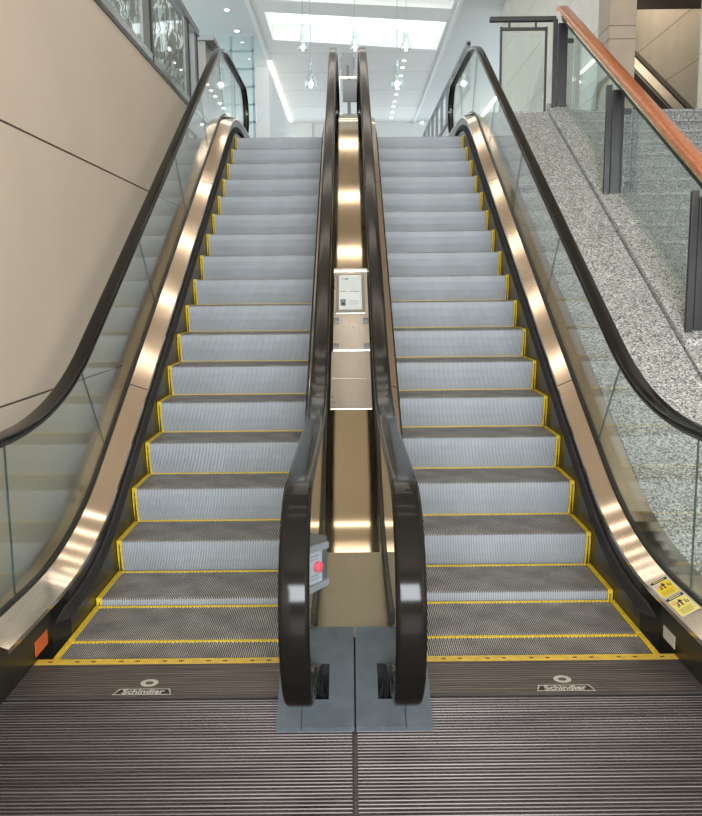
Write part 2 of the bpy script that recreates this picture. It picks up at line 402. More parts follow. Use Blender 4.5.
def escalator(sgn, label, x_out_rail, x_in_rail, dy, first):
    T = thing('escalator', label, 'escalator', None)
    X = lambda x: sgn*x
    cx = sgn*.855
    # steps
    pos = [(3.366, 0), (3.81, 0), (4.262, .036 if sgn < 0 else .05)]
    pos += [(3.9168+.3847*k, nl(3.9168+.3847*k)) for k in range(2, 17)]
    pos += [(10.457, 3.535), (10.86, ZT)]
    for k, (y, z) in enumerate(pos):
        d = dy if 2 < k else dy*.8
        add_step(T, cx, y+d, z+(nl(d)-nl(0) if 2 < k < 17 else 0), first and k == 0)
    # floor plate, comb plate
    xin, xo = (.020 if sgn < 0 else .0), 1.466
    fp = MB(); pitch = .0205; y = .7; nrid = int((3.205-.7)/pitch)
    a, b = sorted((X(xin), X(xo+.25)))
    prof = []
    for k in range(nrid):
        yy = .7+k*pitch
        prof += [(yy, .004), (yy+pitch*.14, .010), (yy+pitch*.60, .010), (yy+pitch*.74, .004)]
    prof.append((.7+nrid*pitch, .004))
    n0 = len(fp.v)
    for yy, z in prof: fp.v += [(a, yy, z), (b, yy, z)]
    for k in range(len(prof)-1):
        fp.f.append((n0+2*k, n0+2*k+1, n0+2*k+3, n0+2*k+2)); fp.m.append(1 if k % 4 == 3 else 0)
    fp.build('floor_plate', [M['floorplate'], M['floorgroove']], T, fix=False)
    tr = MB(); tr.box(-.013 if sgn > 0 else -.019, -.001 if sgn > 0 else -.014, .7, 3.2, 0, .011); tr.build('plate_edge_trim', M['combplate'] if sgn > 0 else M['black'], T)
    cp = MB(); a, b = sorted((X(.300), X(xo)))
    prof = [(3.212, .0), (3.216, .011)]
    for k in range(14):
        yy = 3.222+k*.0205
        prof += [(yy, .012), (yy+.012, .012), (yy+.0145, .0095), (yy+.018, .0095)]
    prof += [(3.515, .012), (3.521, .012)]
    n0 = len(cp.v)
    for yy, z in prof: cp.v += [(a, yy, z), (b, yy, z)]
    for k in range(len(prof)-1): cp.f.append((n0+2*k, n0+2*k+1, n0+2*k+3, n0+2*k+2)); cp.m.append(1 if k == 0 else 0)
    cpo = cp.build('comb_plate', [M['combplate'], M['floorgroove']], T, fix=False)
    cs = MB(); cs.box(a, b, 3.520, 3.574, 0, .0128)
    nt = 90
    for k in range(nt):
        x = X(.34)+sgn*(1.035)*k/nt
        cs.hexa([(x, 3.573, -.004), (x+.005, 3.573, -.004), (x+.004, 3.60, -.006), (x+.001, 3.60, -.006), (x, 3.573, .009), (x+.005, 3.573, .009), (x+.004, 3.60, .001), (x+.001, 3.60, .001)])
    for k in range(6):
        for dx in (0, .075):
            x = X(.40+k*.2+dx); cs.box(x-.010, x+.010, 3.540, 3.552, .009, .0134, 1)
    cs.build('comb_strip', [M['combyel'], M['screw']], cpo)
    # maker's mark on the comb plate
    lx = X(.9025) if sgn < 0 else .8805
    ly = 3.258
    lg = MB()
    for k in range(28):                                              # ring
        a0, a1 = 2*PI*k/28, 2*PI*(k+1)/28
        g = lambda a, rx, ry: (lx+.008+rx*math.cos(a), ly+.078+ry*math.sin(a), .0135)
        lg.quad(g(a0, .018, .015), g(a0, .038, .034), g(a1, .038, .034), g(a1, .018, .015))
    fr = .0045                                                       # slanted frame
    w, h, sl = .108, .027, .016
    P = lambda u, v: (lx+u+(sl if v < 0 else -sl)*0-(0 if v > 0 else .016)*(1 if u < 0 else -1), ly+v, .0134)
    o4 = [P(-w, -h), P(w, -h), P(w, h), P(-w, h)]
    i4 = [(x+(.006 if x < lx else -.006), yv+(.006 if yv < ly else -.006), .0134) for x, yv, _ in o4]
    for k in range(4): lg.quad(o4[k], o4[(k+1) % 4], i4[(k+1) % 4], i4[k])
    lg.poly([(x, yv, .0126) for x, yv, _ in i4], 1)
    lgo = lg.build('maker_mark', [M['logo'], M['inkdark']], cpo, fix=False)
    text_mesh('maker_lettering', 'Schindler', .054, M['logo'], cpo, Matrix.Translation((lx, ly, .0136)), .88, .0012)
    # skirts, brushes, decks, glass, rails on both sides
    for side in ('outer', 'inner'):
        if side == 'outer': xs, xr, e = 1.41, abs(x_out_rail), 1
        else: xs, xr, e = .299, abs(x_in_rail), -1
        RLOOP = RLOOP_OUT if e > 0 else RLOOP_IN
        ext = (lambda p: [(3.14, p[0][1])]+p) if e > 0 else (lambda p: p)
        xg0 = xr-e*.016                                              # deck meets the glass channel
        sk = MB()
        i0 = next(k for k, p in enumerate(deck_in) if p[0] > 3.84)
        rows = [[(X(xs), y, z) for (y, z) in (deck_in[k], skirt_bot[k])] for k in range(i0, len(deck_in))]
        rows2 = [[(X(xs+e*.02), y, z) for (y, z) in (deck_in[k], skirt_bot[k])] for k in range(i0, len(deck_in))]
        sk.grid(rows); sk.grid(rows2)
        xf = xs+e*(.055 if e > 0 else .02); yj = deck_in[i0][0]
        yt = 3.14 if e > 0 else 3.36
        sk.poly([(X(xf), 2.93, 0), (X(xf), 3.76, -.05), (X(xf), 3.76, .255), (X(xf), yt, .255), (X(xf), 2.93, .03)])
        sk.quad((X(xf), 3.76, -.05), (X(xs), yj, -.05), (X(xs), yj, .255), (X(xf), 3.76, .255))
        sk.quad((X(xf), 3.58, -.03), (X(xs-e*.02), 3.58, -.03), (X(xs-e*.02), yj+.02, -.03), (X(xf), yj+.02, -.03))
        sk.build('skirt_panel', M['black'], T)
        br = MB()
        bp = profile(.15, .15, ZT+.1, 3.66, 11.2, T1=.5, nlow=4, n=10)
        rows = []
        for k, (y, z) in enumerate(bp):
            w = min(1, k/4+.06)
            rows.append([(X(xs-e*.001), y, z+.034*w), (X(xs-e*.016*w), y, z+.030*w), (X(xs-e*.028*w), y, z-.026*w), (X(xs-e*.001), y, z-.038*w)])
        br.grid(rows, closed=True); br.poly(rows[0])
        br.build('skirt_brush', M['brush'], T)
        dk = MB()
        rows = []
        for (yi, zi), (yo, zo) in zip(ext(deck_in), ext(deck_out)):
            rows.append([(X(xs-e*.004), yi, zi-.022), (X(xs-e*.004), yi, zi), (X(xg0), yo, zo)])
        dk.grid(rows)
        dk.build('deck_cover', M['deck'], T, smooth=True)
        for yj_ in (5.585, 8.6):
            jn = MB()
            f_ = next(k for k, p in enumerate(deck_in) if p[0] > yj_); t_ = (yj_-deck_in[f_-1][0])/(deck_in[f_][0]-deck_in[f_-1][0])
            zi_ = deck_in[f_-1][1]+(deck_in[f_][1]-deck_in[f_-1][1])*t_; zo_ = nl(yj_)+DO['I']
            jn.quad((X(xs-e*.004), yj_, zi_+.0012), (X(xg0), yj_, zo_+.0012), (X(xg0), yj_+.006, zo_+.0047), (X(xs-e*.004), yj_+.006, zi_+.0047))
            jn.build('deck_joint', M['gasket'], T)
        # glass channel
        ch = MB(); ch.sweep([(y, z-.012) for y, z in ext(deck_out)], [(-.018, -.03), (.018, -.03), (.018, .016), (.011, .024), (-.011, .024), (-.018, .016)], X(xr))
        ch.build('glass_channel', M['gasket'], T)
        if side == 'outer':
            od = MB(); od.grid([[(X(xr+.016), y, z), (X(xr+(.080 if sgn < 0 else .150)), y, z-.004)] for y, z in ext(deck_out)])
            od.build('outer_deck_cover', M['deck'], T)
        # glass panels
        th = .0045
        nlow_i = 5
        r_top = [(y-.0*0, z-.02) for y, z in rail_mid]
        ybr = [3.56, 4.62, 6.05, 7.45, 8.85, 10.2, 11.6]; ybb = [3.56, 5.02, 6.50, 7.90, 9.30, 10.55, 11.6]
        def fidx(lst, y):
            for k in range(len(lst)-1):
                if lst[k][0] <= y <= lst[k+1][0]: return k+(y-lst[k][0])/(lst[k+1][0]-lst[k][0])
        def smp(lst, f):
            k = min(int(f), len(lst)-2); t = f-k; return (lst[k][0]+(lst[k+1][0]-lst[k][0])*t, lst[k][1]+(lst[k+1][1]-lst[k][1])*t)
        breaks = [fidx(r_top, y) for y in ybr]; bbot = [fidx(deck_out, y) for y in ybb]
        def piece(lst, f0, f1, n=12): return [smp(lst, f0+(f1-f0)*k/n) for k in range(n+1)]
        gaps = .004
        def pane(top, bot):
            g = MB(); n = len(top)
            for xx, fl in ((X(xr)-th, False), (X(xr)+th, True)):
                g.grid([[(xx, *bot[k]), (xx, *top[k])] for k in range(n)], 0)
            for k in (0, n-1): g.quad((X(xr)-th, *bot[k]), (X(xr)+th, *bot[k]), (X(xr)+th, *top[k]), (X(xr)-th, *top[k]), 1)
            for k in range(n-1): g.quad((X(xr)-th, *top[k]), (X(xr)+th, *top[k]), (X(xr)+th, *top[k+1]), (X(xr)-th, *top[k+1]), 1)
            return g.build('glass_panel', [M['glass'], M['gedge']], T)
        def lerp(p, q, t): return (p[0]+(q[0]-p[0])*t, p[1]+(q[1]-p[1])*t)
        # lower newel pane
        c = (NYL, RL-NR); top = [(3.12, .16), (2.93, .26)]
        for k in range(17):
            a = -PI/2+.2-(PI+.2)*k/16; top.append((c[0]+(NR-.02)*math.cos(a), c[1]+(NR-.02)*math.sin(a)))
        i1 = breaks[0]; top += piece(r_top, 0.5, i1)
        n = len(top); b0 = (3.2, .19); b1 = smp(deck_out, bbot[0])
        def shrink(tp, bt, k0, k1):
            return tp, bt
        bot = [lerp(b0, b1, max(0, (k-17)/(n-18))) for k in range(n)]
        top[-1] = (top[-1][0]-gaps/2, top[-1][1]); bot[-1] = (bot[-1][0]-gaps/2, bot[-1][1])
        pane(top, bot)
        for q in range(len(breaks)-1):
            ia, ib = breaks[q], breaks[q+1]
            tp = piece(r_top, ia, ib); bt = piece(deck_out, bbot[q], bbot[q+1])
            def nudge(lst, sg):
                j = 0 if sg > 0 else -1; k = 1 if sg > 0 else -2
                d = Vector((lst[k][0]-lst[j][0], lst[k][1]-lst[j][1])).normalized()*gaps/2
                lst[j] = (lst[j][0]+d.x, lst[j][1]+d.y)
            for l_ in (tp, bt): nudge(l_, 1); nudge(l_, -1)
            pane(tp, bt)
        c = (NYH, RH-NR); i1 = breaks[-1]
        top = piece(r_top, i1, len(r_top)-1.5); m0 = len(top)
        for k in range(17):
            a = PI/2-(PI+.2)*k/16; top.append((c[0]+(NR-.02)*math.cos(a), c[1]+(NR-.02)*math.sin(a)))
        top += [(12.2, ZT+.29)]
        n = len(top); b0, b1 = smp(deck_out, bbot[-1]), (12.0, ZT+.25)
        bot = [lerp(b0, b1, min(1, k/m0)) for k in range(n)]
        pane(top, bot)
        # handrail and its guide
        hr = MB(); hr.sweep(RLOOP, rsec(.092, .036), X(xr)); hr.build('handrail', M['rail'], T, smooth=True)
        gd = MB(); gd.sweep([p for p in RLOOP[6:-6]], [(-.014, -.034), (.014, -.034), (.014, -.016), (-.014, -.016)], X(xr)); gd.build('handrail_guide', M['gasket'], T)
        # covers
        if side == 'outer': newel_cover(*sorted((X(xf+.002), X(xr+.09))), X(xr), 'newel_cover', T, .27, d=.2)
        else: newel_cover(*((-.312, -.011) if sgn < 0 else (-.004, .290)), X(xr), 'newel_cover', T, .25, seam=X(xr)+.03*sgn)
    # casing underneath
    tc = MB(); a, b = sorted((X(0.0), X(1.575)))
    tp_ = profile(-.30, -.42, ZT-.3, 2.98, 11.5)
    tc.grid([[(a, y, z), (b, y, z)] for y, z in tp_]); tc.grid([[(a, y, z-.4), (b, y, z-.4)] for y, z in tp_])
    for xx in (a, b): tc.grid([[(xx, y, z), (xx, y, z-.4)] for y, z in tp_])
    tc.build('truss_casing', M['black'], T)
    # upper landing plate
    lp = MB(); lp.box(*sorted((X(.30), X(1.47))), 11.1, 12.6, ZT, ZT+.012); lp.build('landing_plate', M['floorplate'], T)
    return T
ESC_L = escalator(-1, 'escalator beside the plain beige wall, with an orange sticker on its skirt', -1.545, -.185, 0, True)
ESC_R = escalator(1, 'escalator beside the granite slope, with yellow caution stickers on its deck', 1.52, .158, .026, False)

# ------------------------------------------------------------------ divider between the escalators
DV = thing('divider_panel', 'bronze metal panel rising between the two escalators', 'metal panel')
dprof = profile(.20, .312, ZT+.29, 3.366, 10.9, T1=.73, n=16)
i_a = next(k for k, p in enumerate(dprof) if p[0] > 5.60); i_b = next(k for k, p in enumerate(dprof) if p[0] > 5.30)
k_ = next(k for k, p in enumerate(dprof) if p[0] > 4.12)
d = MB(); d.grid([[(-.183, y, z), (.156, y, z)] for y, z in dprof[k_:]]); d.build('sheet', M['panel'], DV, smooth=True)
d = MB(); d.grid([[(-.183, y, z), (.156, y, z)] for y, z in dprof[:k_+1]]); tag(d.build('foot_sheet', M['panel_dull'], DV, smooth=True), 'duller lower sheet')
for (ya, yb, c) in ((5.32, 5.595, .318), (5.60, 5.868, .326)):
    q = MB()
    q.hexa([(-.150, ya, nl(ya)+.30), (.126, ya, nl(ya)+.30), (.126, yb, nl(yb)+.30), (-.150, yb, nl(yb)+.30),
            (-.150, ya, nl(ya)+c), (.126, ya, nl(ya)+c), (.126, yb, nl(yb)+c+.012), (-.150, yb, nl(yb)+c+.012)])
    tag(bevel(q.build('joint_cover', M['steel'], DV), .003), 'pale steel joint cover')
# framed notice on its plate
NB = thing('notice_plate', 'pale metal plate with a framed notice, fixed to the panel between the escalators', 'notice')
ya, yb = 5.875, 6.87
q = MB(); q.sbox(-.139, .128, ya, yb, .326, .345); bevel(q.build('backing_plate', M['steel'], NB), .003)
q = MB(); q.sbox(-.143, .132, yb-.012, yb+.012, .31, .362); bevel(q.build('top_edge', M['steel'], NB), .003)
fx0, fx1, fy0, fy1 = -.122, .102, 6.29, 6.81
q = MB(); t = .022
q.sbox(fx0, fx1, fy0, fy0+t*.9*2, .344, .356); q.sbox(fx0, fx1, fy1-t*.9, fy1, .344, .356)
q.sbox(fx0, fx0+t, fy0+t*1.8, fy1-t*.9, .344, .356); q.sbox(fx1-t, fx1, fy0+t*1.8, fy1-t*.9, .344, .356)
bevel(q.build('notice_frame', brushed('frame_grey', (.42, .40, .37), .35), NB), .002)
q = MB(); q.sbox(fx0+t, fx1-t, fy0+t*1.8, fy1-t*.9, .344, .350)
px0, px1, py0, py1 = fx0+t, fx1-t, fy0+t*1.8, fy1-t*.9
W_, H_ = px1-px0, py1-py0
def pr(u0, u1, v0, v1, m=1): q.sbox(px0+W_*u0, px0+W_*u1, py0+H_*v0, py0+H_*v1, .350, .3506, m)
pr(.08, .22, .90, .915); pr(.25, .42, .885, .925); pr(.55, .9, .9, .91, 2)
for k in range(9): pr(.1, .9-random.random()*.35, .84-.032*k, .846-.032*k, 2)
pr(.06, .35, .525, .54); pr(.45, .9, .525, .54)
pr(.07, .30, .12, .31); 
for k in range(4): pr(.42, .88-random.random()*.2, .27-.045*k, .285-.045*k, 2)
pr(.08, .92, .06, .066, 2)
pr(.13, .25, .14, .21, 3); pr(.15, .23, .21, .28, 2)
q.build('notice_paper', [M['paper'], M['ink'], plain('ink_light', (.55, .58, .62), .7), M['inkdark']], NB, fix=False)
for x in (-.118, .104):
    for y in (5.90, 6.20):
        q = MB(); q.sbox(x-.020, x+.020, y-.022, y+.022, .344, .362); bevel(q.build('clip', M['signback'], NB), .005)
# emergency stop box
ES = thing('emergency_stop_box', 'grey box with a round red stop button inside the newel', 'stop button')
ex0, ex1, ey, ez0, ez1 = -.1815, -.113, 2.98, .545, .735
q = MB(); q.hexa([(ex0, ey, ez0), (ex1, ey+.09, ez0+.02), (ex1, ey+.17, ez0+.02), (ex0, ey+.17, ez0), (ex0, ey, ez1), (ex1, ey+.09, ez1-.012), (ex1, ey+.17, ez1-.012), (ex0, ey+.17, ez1)])
bevel(q.build('housing', M['greybox'], ES), .006)
def on_face(u, v, off):   # u across, v up on the slanted front face
    x = ex0+(ex1-ex0)*u; y = ey+.09*u; n = Vector((.09, -.07, 0)).normalized()
    return (x-off*n.x*-1, y+off*n.y, ez0+.015+(ez1-ez0-.03)*v)
q = MB(); q.quad(on_face(.04, .1, .0025), on_face(.72, .1, .0025), on_face(.72, .88, .0025), on_face(.04, .88, .0025))
q.build('instruction_label', M['stoplabel'], ES)
q = MB()
for v0, v1, u1 in ((.76, .80, .55), (.68, .71, .5), (.28, .31, .5), (.2, .23, .55)):
    q.quad(on_face(.1, v0, .0035), on_face(u1, v0, .0035), on_face(u1, v1, .0035), on_face(.1, v1, .0035))
q.build('instruction_lines', M['ink'], ES)
q = MB(); cc = Vector(on_face(.45, .5, .004)); n = Vector((.09, -.07, 0)).normalized()
q.tube([tuple(cc), tuple(cc+n*.014), tuple(cc+n*.018)], [.021, .021, .015], 20); q.build('stop_button', M['red'], ES, smooth=True)
for v0, v1 in ((.9, 1.06), (-.08, .08)):
    q = MB()
    q.hexa([on_face(-.02, v0, .001), on_face(1.0, v0+(.03 if v0 < 0 else -.03), .001), on_face(1.0, v0+(.03 if v0 < 0 else -.03), .012), on_face(-.02, v0, .012),
            on_face(-.02, v1, .001), on_face(1.0, v1+(.03 if v0 < 0 else -.03), .001), on_face(1.0, v1+(.03 if v0 < 0 else -.03), .012), on_face(-.02, v1, .012)])
    q.build('housing_lip', M['lip'], ES)

# ------------------------------------------------------------------ stickers
def deck_pt(x, y, off=.0015):
    t = (x-1.41)/(1.498-1.41); a = min(range(len(deck_in)-1), key=lambda k: abs((deck_in[k][0]+deck_in[k+1][0])/2-y))
    def zz(p, y):
        for k in range(len(p)-1):
            if p[k][0] <= y <= p[k+1][0]: return p[k][1]+(p[k+1][1]-p[k][1])*(y-p[k][0])/(p[k+1][0]-p[k][0])
        return p[0][1]
    return (x, y, zz(deck_in, y)*(1-t)+zz(deck_out, y)*t+off)
def caution(y0, y1, label, mat, header):
    T = thing('caution_sticker', label, 'sticker')
    x0, x1 = 1.414, 1.494
    def D(u, v, o): return deck_pt(x0+(x1-x0)*u, y0+(y1-y0)*v, o)
    def rect(mb, u0, u1, v0, v1, o, m=0): mb.quad(D(u0, v0, o), D(u1, v0, o), D(u1, v1, o), D(u0, v1, o), m)
    b = MB(); rect(b, 0, 1, 0, 1, .0015, 1); rect(b, .05, .95, .04, .8, .002, 0); b.build('backing', [mat, M['whitest']], T, fix=False)
    h = MB(); rect(h, .05, .95, .83, .96, .0022); h.build('header', M['inkdark'], T, fix=False)
    h = MB()
    for k in range(7): rect(h, .2+k*.09, .26+k*.09, .865, .925, .0028)
    h.build('header_lettering', mat, T, fix=False)
    p = MB()
    rect(p, .48, .56, .42, .62, .003); p.poly([D(.40, .60, .003), D(.64, .60, .003), D(.52, .76, .003)])                      # arrow
    for u, v, s in ((.28, .40, .8), (.36, .44, 1.1), (.74, .46, 1.0), (.84, .44, .8)):                                             # little figures
        rect(p, u-.03*s, u+.03*s, v, v+.13*s, .003); p.poly([D(u+.028*s*math.cos(a), v+.165*s+.03*s*math.sin(a), .003) for a in [2*PI*k/10 for k in range(10)]])
    p.build('pictogram', M['inkdark'], T, fix=False)
    r = MB()
    for k in range(16):
        a, c = 2*PI*k/16, 2*PI*(k+1)/16
        r.quad(*[D(.22+rr*math.cos(t), .66+rr*.8*math.sin(t), .003) for rr, t in ((.07, a), (.1, a), (.1, c), (.07, c))])
    r.build('prohibition_ring', M['red'], T, fix=False)
    l = MB()
    for k in range(4): rect(l, .15, .85-.1*(k % 2), .30-.065*k, .315-.065*k, .0028)
    l.build('small_print', M['screw'], T, fix=False)
    return T
caution(3.60, 3.79, 'deep yellow caution sticker on the metal deck, farther up the escalator', M['caution'], True)
caution(3.388, 3.594, 'pale yellow white-edged caution sticker, nearest the foot of the escalator', M['caution_pale'], True)
q = MB(); q.box(-1.466, -1.4635, 3.55, 3.70, .035, .105); tag(q.build('orange_sticker', M['orange']), 'small orange sticker on the black skirt near the floor', 'sticker')
q = MB(); q.box(1.4635, 1.466, 3.57, 3.71, .035, .095); tag(q.build('white_sticker', M['whitest']), 'small white sticker on the black skirt below the caution stickers', 'sticker')

# ------------------------------------------------------------------ left wall and its upper guard
XW = -1.75
q = MB()
for z0, z1 in ((-.05, 1.117), (1.130, 2.533), (2.546, 3.66)): q.box(XW-.25, XW, -7, 10.9, z0, z1)
q.box(XW-.25, XW-.012, -7, 10.9, -.05, 3.66, 1)
tag(q.build('wall_left', [M['plaster'], M['joint']], fix=False), kind='structure')
q = MB(); q.box(XW-.5, XW+.012, -7, 10.9, 3.66, 3.70); tag(q.build('trim_1', M['gasket']), kind='structure')
GL = thing('upper_guard', 'glass guard with dark posts and tree reflections painted into its panes, on top of the beige wall', 'railing')
xg = -1.80
for (a, b) in ((3.0, 7.45), (7.85, 9.38)):
    q = MB(); q.box(xg-.006, xg+.006, a, b, 3.74, 4.58); q.build('leaf_reflection_pane', M['leafreflect'], GL)
for y, w in ((7.5, .34), (9.4, .22), (9.98, .16)):
    q = MB(); q.box(xg-.05, xg+.02, y, y+w*.75, 3.70, 4.62); q.box(xg-.06, xg+.03, y+w*.82, y+w, 3.70, 4.62, 1); bevel(q.build('post', [M['signback'], M['iron']], GL), .004)
q = MB(); q.box(xg-.05, xg+.05, 3.0, 10.15, 4.62, 4.70); bevel(q.build('top_rail', M['signback'], GL), .006)
q = MB(); q.box(xg-.03, xg+.03, 3.0, 10.1, 3.70, 3.80); q.build('kick_plate', M['kick'], GL)

# ------------------------------------------------------------------ granite slope, kerb, staircase on the right
GS = thing('granite_slope', 'sloping grey granite slabs between the escalator and the stair railing', 'stone slope')
yy = [3.77, 4.09, 5.54, 6.99, 8.455, 9.9, 10.30]
for a, b in zip(yy, yy[1:]):
    q = MB(); q.sbox(1.678, 2.388, a+.006, b-.006, -.12, .30); q.build('slab', M['granite'], GS)
q = MB(); q.sbox(1.682, 2.385, 3.77, 10.3, -.12, .290); q.build('joint_filler', M['joint'], GS)
q = MB(); q.box(1.678, 2.75, 10.31, 10.72, 3.3, nl(10.3)+.30+.012); q.build('top_block', M['granite'], GS)
KB = thing('granite_kerb', 'raised granite kerb under the posts of the stair railing', 'stone kerb')
for a, b in ((5.92, 7.55), (7.556, 9.2), (9.206, 10.42)):
    q = MB(); q.sbox(2.398, 2.655, a, b, .0, .362); bevel(q.build('kerb_stone', M['granite'], KB), .018, 3)
q = MB(); q.sbox(2.398, 2.655, 3.7, 5.91, -.1, .325); q.build('lower_stone', M['granite'], KB)
q = MB()
r_, t_ = .17, .17/B
n = 21
for k in range(n):
    yk = 10.25-k*t_; zk = nl(10.25)+.34-k*r_
    q.box(2.66, 4.46, yk, yk+t_+.02, zk-.6, zk)
    q.box(2.66, 4.46, yk-.015, yk+.02, zk-.03, zk, 1)
ST = tag(q.build('staircase', [M['granite_dark'], granite('nosing_granite', (.25, .25, .245), (.1, .1, .1), (.42, .42, .41))], fix=False), 'dark granite stairs seen beyond the glass railing', 'stairs')
# railing
RG = thing('stair_railing', 'glass stair railing with a reddish wooden handrail and dark metal posts', 'railing')
for y, hh in ((6.02, 1.36), (8.12, 1.36), (10.30, 1.36)):
    zb, zt = nl(y)+.37, nl(y)+hh
    q = MB(); q.box(2.435, 2.485, y-.02, y+.02, zb-.02, zt-.0); q.box(2.50, 2.612, y+.0, y+.05, zb-.03, zt-.04); bevel(q.build('post', M['iron'], RG), .003)
    q = MB(); q.box(2.56, 2.70, y+.055, y+.085, zt-.25, zt-.20); q.build('glass_clamp', M['iron'], RG)
for a, b in ((4.6, 5.95), (6.10, 8.06), (8.20, 10.24)):
    q = MB(); q.sbox(2.590, 2.602, a, b, .37, 1.30); q.build('railing_pane', [M['clear']], RG)
q = MB(); q.sbox(2.545, 2.607, 4.5, 10.36, 1.33, 1.37); q.build('rail_channel', M['iron'], RG)
q = MB(); q.sbox(2.503, 2.515, 4.5, 10.40, 1.415, 1.432); q.build('brass_line', M['brass'], RG)
q = MB(); pth = [(y, nl(y)+1.44) for y in (4.4, 6.0, 7.5, 9.0, 10.42)]
pth += [(10.52, nl(10.42)+1.47)]
q.sweep(pth, rsec(.13, .08, .032), 2.577); q.build('wooden_handrail', M['wood'], RG, smooth=True)
# guard across the top of the slope
TG = thing('landing_guard', 'short glass guard with dark frame at the top of the granite slope', 'railing')
zt0 = nl(10.3)+.30+.012
q = MB(); q.box(1.83, 1.855, 10.44, 10.48, zt0, 4.79); q.box(2.375, 2.40, 10.44, 10.48, zt0, 4.79); q.box(1.83, 2.40, 10.445, 10.475, 4.75, 4.785); bevel(q.build('guard_frame', M['iron'], TG), .003)
q = MB(); q.box(1.865, 2.365, 10.455, 10.467, zt0+.01, 4.70); q.build('guard_pane', M['clear'], TG)
for x in (1.94, 2.26):
    q = MB(); q.box(x-.012, x+.012, 10.45, 10.47, 4.78, 4.86); q.build('rail_bracket', M['iron'], TG)
q = MB(); q.box(1.70, 2.50, 10.42, 10.50, 4.85, 4.905); bevel(q.build('top_rail', M['iron'], TG), .012, 3)

# ------------------------------------------------------------------ floors and room shell
q = MB(); q.box(-7, 6, -9, 3.6, -.2, -.002); tag(q.build('floor', M['floor']), kind='structure')
q = MB(); q.box(-9, 1.58, 11.0, 37, ZT-.35, ZT-.005); q.box(1.58, 9, 10.70, 37, ZT-.35, zt0-.004); tag(q.build('floor_upper', M['floor']), kind='structure')
def jointed_wall(name, x0, x1, y0, y1, z0, z1, zj, mat, yj=()):
    q = MB(); zs = [z0]+[z for z in zj if z0 < z < z1]+[z1]; ys = [y0]+[y for y in yj if y0 < y < y1]+[y1]
    for a, b in zip(zs, zs[1:]):
        for c, d in zip(ys, ys[1:]): q.box(x0, x1, c+.003, d-.003, a+.005, b-.005)
    q.box(x0+.012, x1-.012, y0+.01, y1-.01, z0+.01, z1-.01, 1)
    return tag(q.build(name, [mat, M['joint']], fix=False), kind='structure')
zj = [ZT+.12+.95*k for k in range(6)]
jointed_wall('wall_right', 3.86, 4.1, 12.9, 22, ZT, 8.6, zj, M['stone'], [14.3, 16.2, 18.4, 20.4])
jointed_wall('pillar', 3.72, 4.10, 12.35, 12.9, ZT+.1, 8.6, [5.18, 5.36, 6.05], M['stone2'])
jointed_wall('wall_side', 4.47, 4.75, -7, 11.0, -.05, 8.6, [.6+1.0*k for k in range(9)], M['stone'], [1, 3, 5, 7, 9])
jointed_wall('wall_far_right', 5.42, 5.7, 11, 22, ZT, 8.6, [4.3+.85*k for k in range(6)], M['stone'])
q = MB(); q.box(4.10, 5.75, 12.7, 13.3, 5.87, 8.6); tag(q.build('beam', M['brown']), kind='structure')
# far escalator seen past the pillar
FE = thing('escalator', 'distant escalator seen past the tan stone pillar', 'escalator')
def far(y, c): return 4.05+(y-12.5)*B+c
def fbox(x0, x1, y0, y1, c0, c1):
    m = MB(); return m.hexa([(x0, y0, far(y0, c0)), (x1, y0, far(y0, c0)), (x1, y1, far(y1, c0)), (x0, y1, far(y1, c0)), (x0, y0, far(y0, c1)), (x1, y0, far(y0, c1)), (x1, y1, far(y1, c1)), (x0, y1, far(y1, c1))])
fbox(4.98, 5.07, 11.9, 18, .13, .17).build('handrail', M['rail'], FE)
fbox(5.02, 5.032, 11.9, 18, -.40, .13).build('glass_panel', M['glass'], FE)
fbox(4.86, 5.04, 11.9, 18, -.46, -.40).build('deck_cover', M['steel'], FE)
fbox(4.82, 4.86, 11.9, 18, -.8, -.42).build('skirt_panel', M['black'], FE)
fbox(4.44, 4.60, 11.3, 16, .45, .49).build('deck_cover', M['steel'], FE)
fbox(4.40, 4.44, 11.3, 16, .1, .47).build('skirt_panel', M['black'], FE)
fbox(4.15, 4.82, 11.9, 18, -1.1, -.8).build('steps', M['tread'], FE)

# main ceiling with openings for the skylights
ZC = 8.6
def y_at(pxy): return (ZC-1.6927)*(820.4/(288.1-pxy))*1.0095
def ceil_pt(px, py, z=None):
    d_ = ray(px, py); t_ = ((z or ZC)-CH)/d_.z; return (CX+d_.x*t_, d_.y*t_)
lines = []                                         # skewed near and far edges of each opening: (y at x=0, slope)
def edge(p, q):
    (xa, ya), (xb, yb) = ceil_pt(*p), ceil_pt(*q); sl = (yb-ya)/(xb-xa); return (ya-sl*xa, sl), xa, xb
(e1, xl0, xr0) = edge((262, 12), (445, 22)); (e2, xl1, xr1) = edge((275, 40), (438, 50))
(e3, xl2, xr2) = edge((270, 0), (455, 9))
xs0, xs1 = (xl0+xl1)/2, (xr0+xr1)/2
XL_, XR_ = ceil_pt(247, 0)[0], ceil_pt(461, 0)[0]; xs1 = min(xs1, XR_-.06)
lines = [(14.2, 0), (e3[0]-2.6, e3[1]), e3, e1, e2, (36.0, 0)]
Yl = lambda l, x: l[0]+l[1]*x
q = MB()
def cslab(x0, x1, la, lb):
    q.hexa([(x0, Yl(la, x0), ZC), (x1, Yl(la, x1), ZC), (x1, Yl(lb, x1), ZC), (x0, Yl(lb, x0), ZC),
            (x0, Yl(la, x0), ZC+.5), (x1, Yl(la, x1), ZC+.5), (x1, Yl(lb, x1), ZC+.5), (x0, Yl(lb, x0), ZC+.5)])
for k in range(0, len(lines), 2): cslab(XL_, XR_, lines[k], lines[k+1])
for k in (1, 3): cslab(XL_, xs0, lines[k], lines[k+1]); cslab(xs1, XR_, lines[k], lines[k+1])
